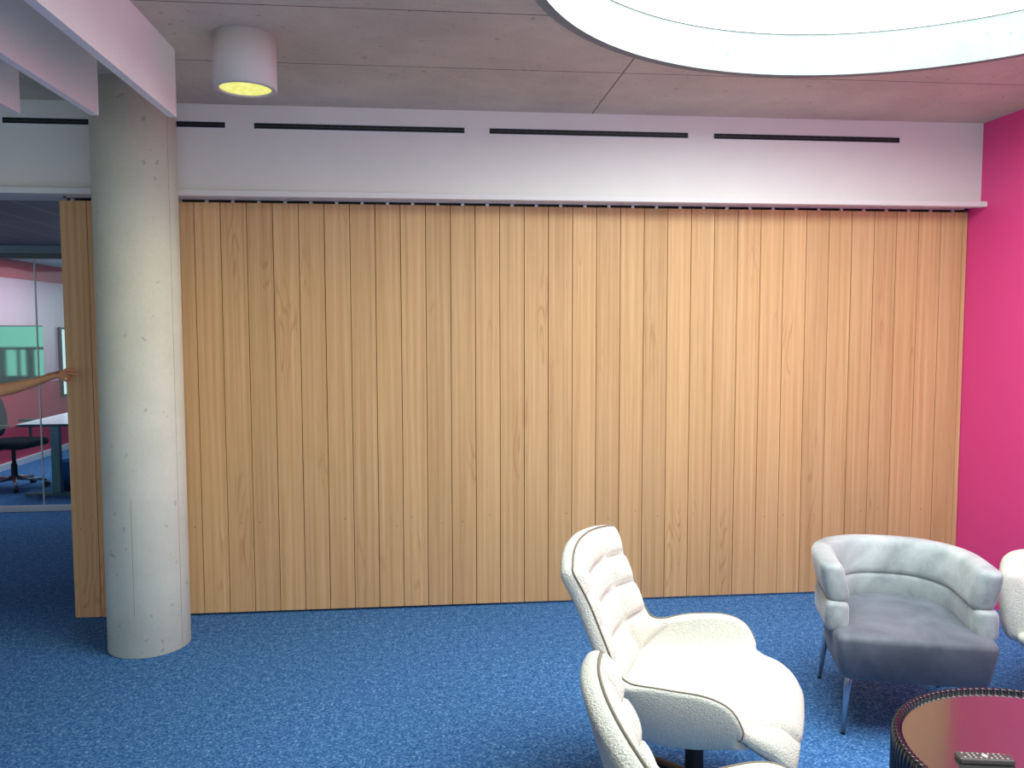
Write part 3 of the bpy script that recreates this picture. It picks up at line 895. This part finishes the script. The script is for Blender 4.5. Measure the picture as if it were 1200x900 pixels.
# pulling arm
s1 = nd((BX + 0.08, BYY - 0.16, 1.39), 0.062, ch)
m1 = nd((BX + 0.28, BYY - 0.165, 1.335), 0.050, s1)
e1 = nd((-2.49, 4.700, 1.292), 0.044, m1)
f1 = nd((-2.38, 4.700, 1.308), 0.043, e1)
f2 = nd((-2.25, 4.702, 1.333), 0.036, f1)
w1 = nd((-2.135, 4.705, 1.366), (0.031, 0.024), f2)
pm = nd((-2.066, 4.707, 1.390), (0.034, 0.018), w1)
kn = nd((-2.018, 4.716, 1.394), (0.038, 0.013), pm)
for side, y in ((0, 1), (1, 1)):
    pass
# legs
for s in (-1, 1):
    a = nd((BX, BYY + s * 0.09, 0.86), 0.09, pel); b = nd((BX + 0.02, BYY + s * 0.11, 0.48), 0.058, a); c = nd((BX - 0.01, BYY + s * 0.12, 0.10), 0.038, b); nd((BX + 0.12, BYY + s * 0.13, 0.035), 0.032, c)
# fingers wrapping on the front face of the first board (root inside the knuckles)
fing = [((-2.012, 4.716, 1.418), [(-1.996, 4.727, 1.426, .0092), (-1.985, 4.732, 1.420, .0086), (-1.962, 4.738, 1.415, .0078)]),
        ((-2.010, 4.717, 1.403), [(-1.994, 4.729, 1.405, .0094), (-1.972, 4.735, 1.401, .0088), (-1.945, 4.739, 1.399, .0078)]),
        ((-2.012, 4.717, 1.387), [(-1.996, 4.729, 1.384, .0090), (-1.986, 4.735, 1.379, .0084), (-1.964, 4.739, 1.377, .0076)]),
        ((-2.016, 4.718, 1.372), [(-2.006, 4.729, 1.364, .0082), (-1.996, 4.735, 1.358, .0076), (-1.988, 4.739, 1.356, .0070)])]
tips = []
for r, ch_ in fing:
    p = nd(r, 0.0095, kn)
    for x, y, z, rr in ch_: p = nd((x, y, z), rr, p)
    tips.append(ch_[-1])
# thumb behind the board edge
t0 = nd((-2.090, 4.735, 1.398), 0.0125, pm); t1 = nd((-2.060, 4.775, 1.405), 0.0115, t0); t2 = nd((-2.028, 4.797, 1.410), 0.0098, t1); nd((-2.002, 4.798, 1.412), 0.0085, t2)
pr = skin_obj('person', nodes, edges, M['skin'])
tag(pr, 'person mostly outside the frame, bare forearm reaching in to pull the oak partition edge', 'person')
# nails
for x, y, z, rr in tips:
    bm = bmesh.new(); add_lathe(bm, [(0, 0.0016), (0.0035, 0.0012), (0.005, 0.0)], 12)
    bmesh.ops.rotate(bm, verts=bm.verts, cent=(0, 0, 0), matrix=Matrix.Rotation(PI / 2, 3, 'X'))
    obj('fingernail', bm, M['nail'], pr, smooth=True, loc=(x + 0.001, y - rr * 0.86, z))
# clothes, hair and face
sh = [((BX, BYY, 0.90), (0.172, 0.14)), ((BX, BYY, 1.12), (0.165, 0.135)), ((BX, BYY, 1.33), (0.178, 0.145)), ((BX, BYY, 1.43), (0.095, 0.085)),
      ((BX + 0.08, BYY - 0.16, 1.39), 0.078), ((BX + 0.23, BYY - 0.165, 1.345), 0.066), ((BX - 0.03, BYY + 0.17, 1.40), 0.078), ((BX - 0.05, BYY + 0.22, 1.22), 0.064)]
skin_obj('shirt', sh, [(0, 1), (1, 2), (2, 3), (2, 4), (4, 5), (2, 6), (6, 7)], M['shirt'], pr)
tq = [((BX, BYY, 0.96), (0.165, 0.13))]; te = []
for s in (-1, 1):
    k = len(tq); tq += [((BX, BYY + s * 0.09, 0.84), 0.105), ((BX + 0.02, BYY + s * 0.11, 0.48), 0.078), ((BX - 0.01, BYY + s * 0.12, 0.09), 0.062)]
    te += [(0, k), (k, k + 1), (k + 1, k + 2)]
skin_obj('trousers', tq, te, M['trousers'], pr)
for s in (-1, 1):
    skin_obj('shoe', [((BX - 0.03, BYY + s * 0.12, 0.052), 0.05), ((BX + 0.06, BYY + s * 0.125, 0.045), 0.046), ((BX + 0.17, BYY + s * 0.13, 0.038), 0.037)], [(0, 1), (1, 2)], M['shoe'], pr)
skin_obj('hair', [((BX - 0.035, BYY, 1.61), 0.07), ((BX - 0.025, BYY, 1.69), 0.095), ((BX + 0.0, BYY, 1.745), 0.082)], [(0, 1), (1, 2)], M['hair'], pr)
for s in (-1, 1):
    bm = bmesh.new(); bmesh.ops.create_uvsphere(bm, u_segments=12, v_segments=8, radius=0.012); obj('eye', bm, M['eye'], pr, smooth=True, loc=(BX + 0.098, BYY + s * 0.032, 1.655))
    bm = bmesh.new(); bmesh.ops.create_uvsphere(bm, u_segments=12, v_segments=8, radius=0.028)
    bmesh.ops.scale(bm, verts=bm.verts, vec=(0.6, 0.3, 1)); obj('ear', bm, M['skin'], pr, smooth=True, loc=(BX + 0.01, BYY + s * 0.088, 1.64))
skin_obj('nose', [((BX + 0.095, BYY, 1.655), 0.010), ((BX + 0.118, BYY, 1.622), 0.014)], [(0, 1)], M['skin'], pr)
bm = bmesh.new(); bmesh.ops.create_uvsphere(bm, u_segments=12, v_segments=8, radius=0.02); bmesh.ops.scale(bm, verts=bm.verts, vec=(0.5, 1.1, 0.35)); obj('mouth', bm, M['lips'], pr, smooth=True, loc=(BX + 0.092, BYY, 1.592))

# ------------------------------------------------------------------ light
def spot(name, loc, rot, power, col, size=0.1, ang=100, blend=0.6):
    l = bpy.data.lights.new(name, 'SPOT'); l.energy = power; l.color = col; l.spot_size = math.radians(ang); l.spot_blend = blend; l.shadow_soft_size = size
    o = bpy.data.objects.new(name, l); COL.objects.link(o); o.location = loc; o.rotation_euler = rot; o.parent = None
    return o
sp = spot('lamp_light', (0, 0, -0.225), (0, 0, 0), 22, (1.0, 0.86, 0.42), 0.09, 150, 1.0); sp.parent = lp
w = bpy.data.worlds.new('World'); S.world = w; w.use_nodes = True
nt = w.node_tree; bg = nt.nodes['Background']
bg.inputs['Color'].default_value = (0.86, 0.97, 0.97, 1); bg.inputs['Strength'].default_value = 1.7
def area(name, loc, rot, sx, sy, power, col):
    l = bpy.data.lights.new(name, 'AREA'); l.shape = 'RECTANGLE'; l.size = sx; l.size_y = sy; l.energy = power; l.color = col
    o = bpy.data.objects.new(name, l); COL.objects.link(o); o.location = loc; o.rotation_euler = rot
    return o
area('room_ceiling_light', (-3.9, 9.6, 2.46), (0, 0, 0), 1.2, 2.5, 40, (1.0, 0.95, 0.95))

# ------------------------------------------------------------------ camera
cd = bpy.data.cameras.new('camera'); cam = bpy.data.objects.new('camera', cd); COL.objects.link(cam)
F = 955.07; yaw = math.radians(5.745); pit = math.radians(3.928); roll = math.radians(-0.093)
cd.sensor_width = 36; cd.lens = F / 1200 * 36; cd.clip_start = 0.05
fw = Vector((math.sin(yaw) * math.cos(pit), math.cos(yaw) * math.cos(pit), -math.sin(pit)))
rt = Vector((math.cos(yaw), -math.sin(yaw), 0)); up = rt.cross(fw)
r2 = rt * math.cos(roll) + up * math.sin(roll); u2 = -rt * math.sin(roll) + up * math.cos(roll)
mt = Matrix((r2, u2, -fw)).transposed().to_4x4(); mt.translation = Vector((0, 0, 1.65))
cam.matrix_world = mt
S.camera = cam
vs_ = S.view_settings
S.display_settings.display_device = 'sRGB'
vs_.view_transform = 'Standard'; vs_.look = 'None'; vs_.gamma = 1.0; vs_.use_curve_mapping = False
vs_.exposure = 0.35
S.cycles.max_bounces = 8; S.cycles.diffuse_bounces = 5
S.cycles.use_denoising = True
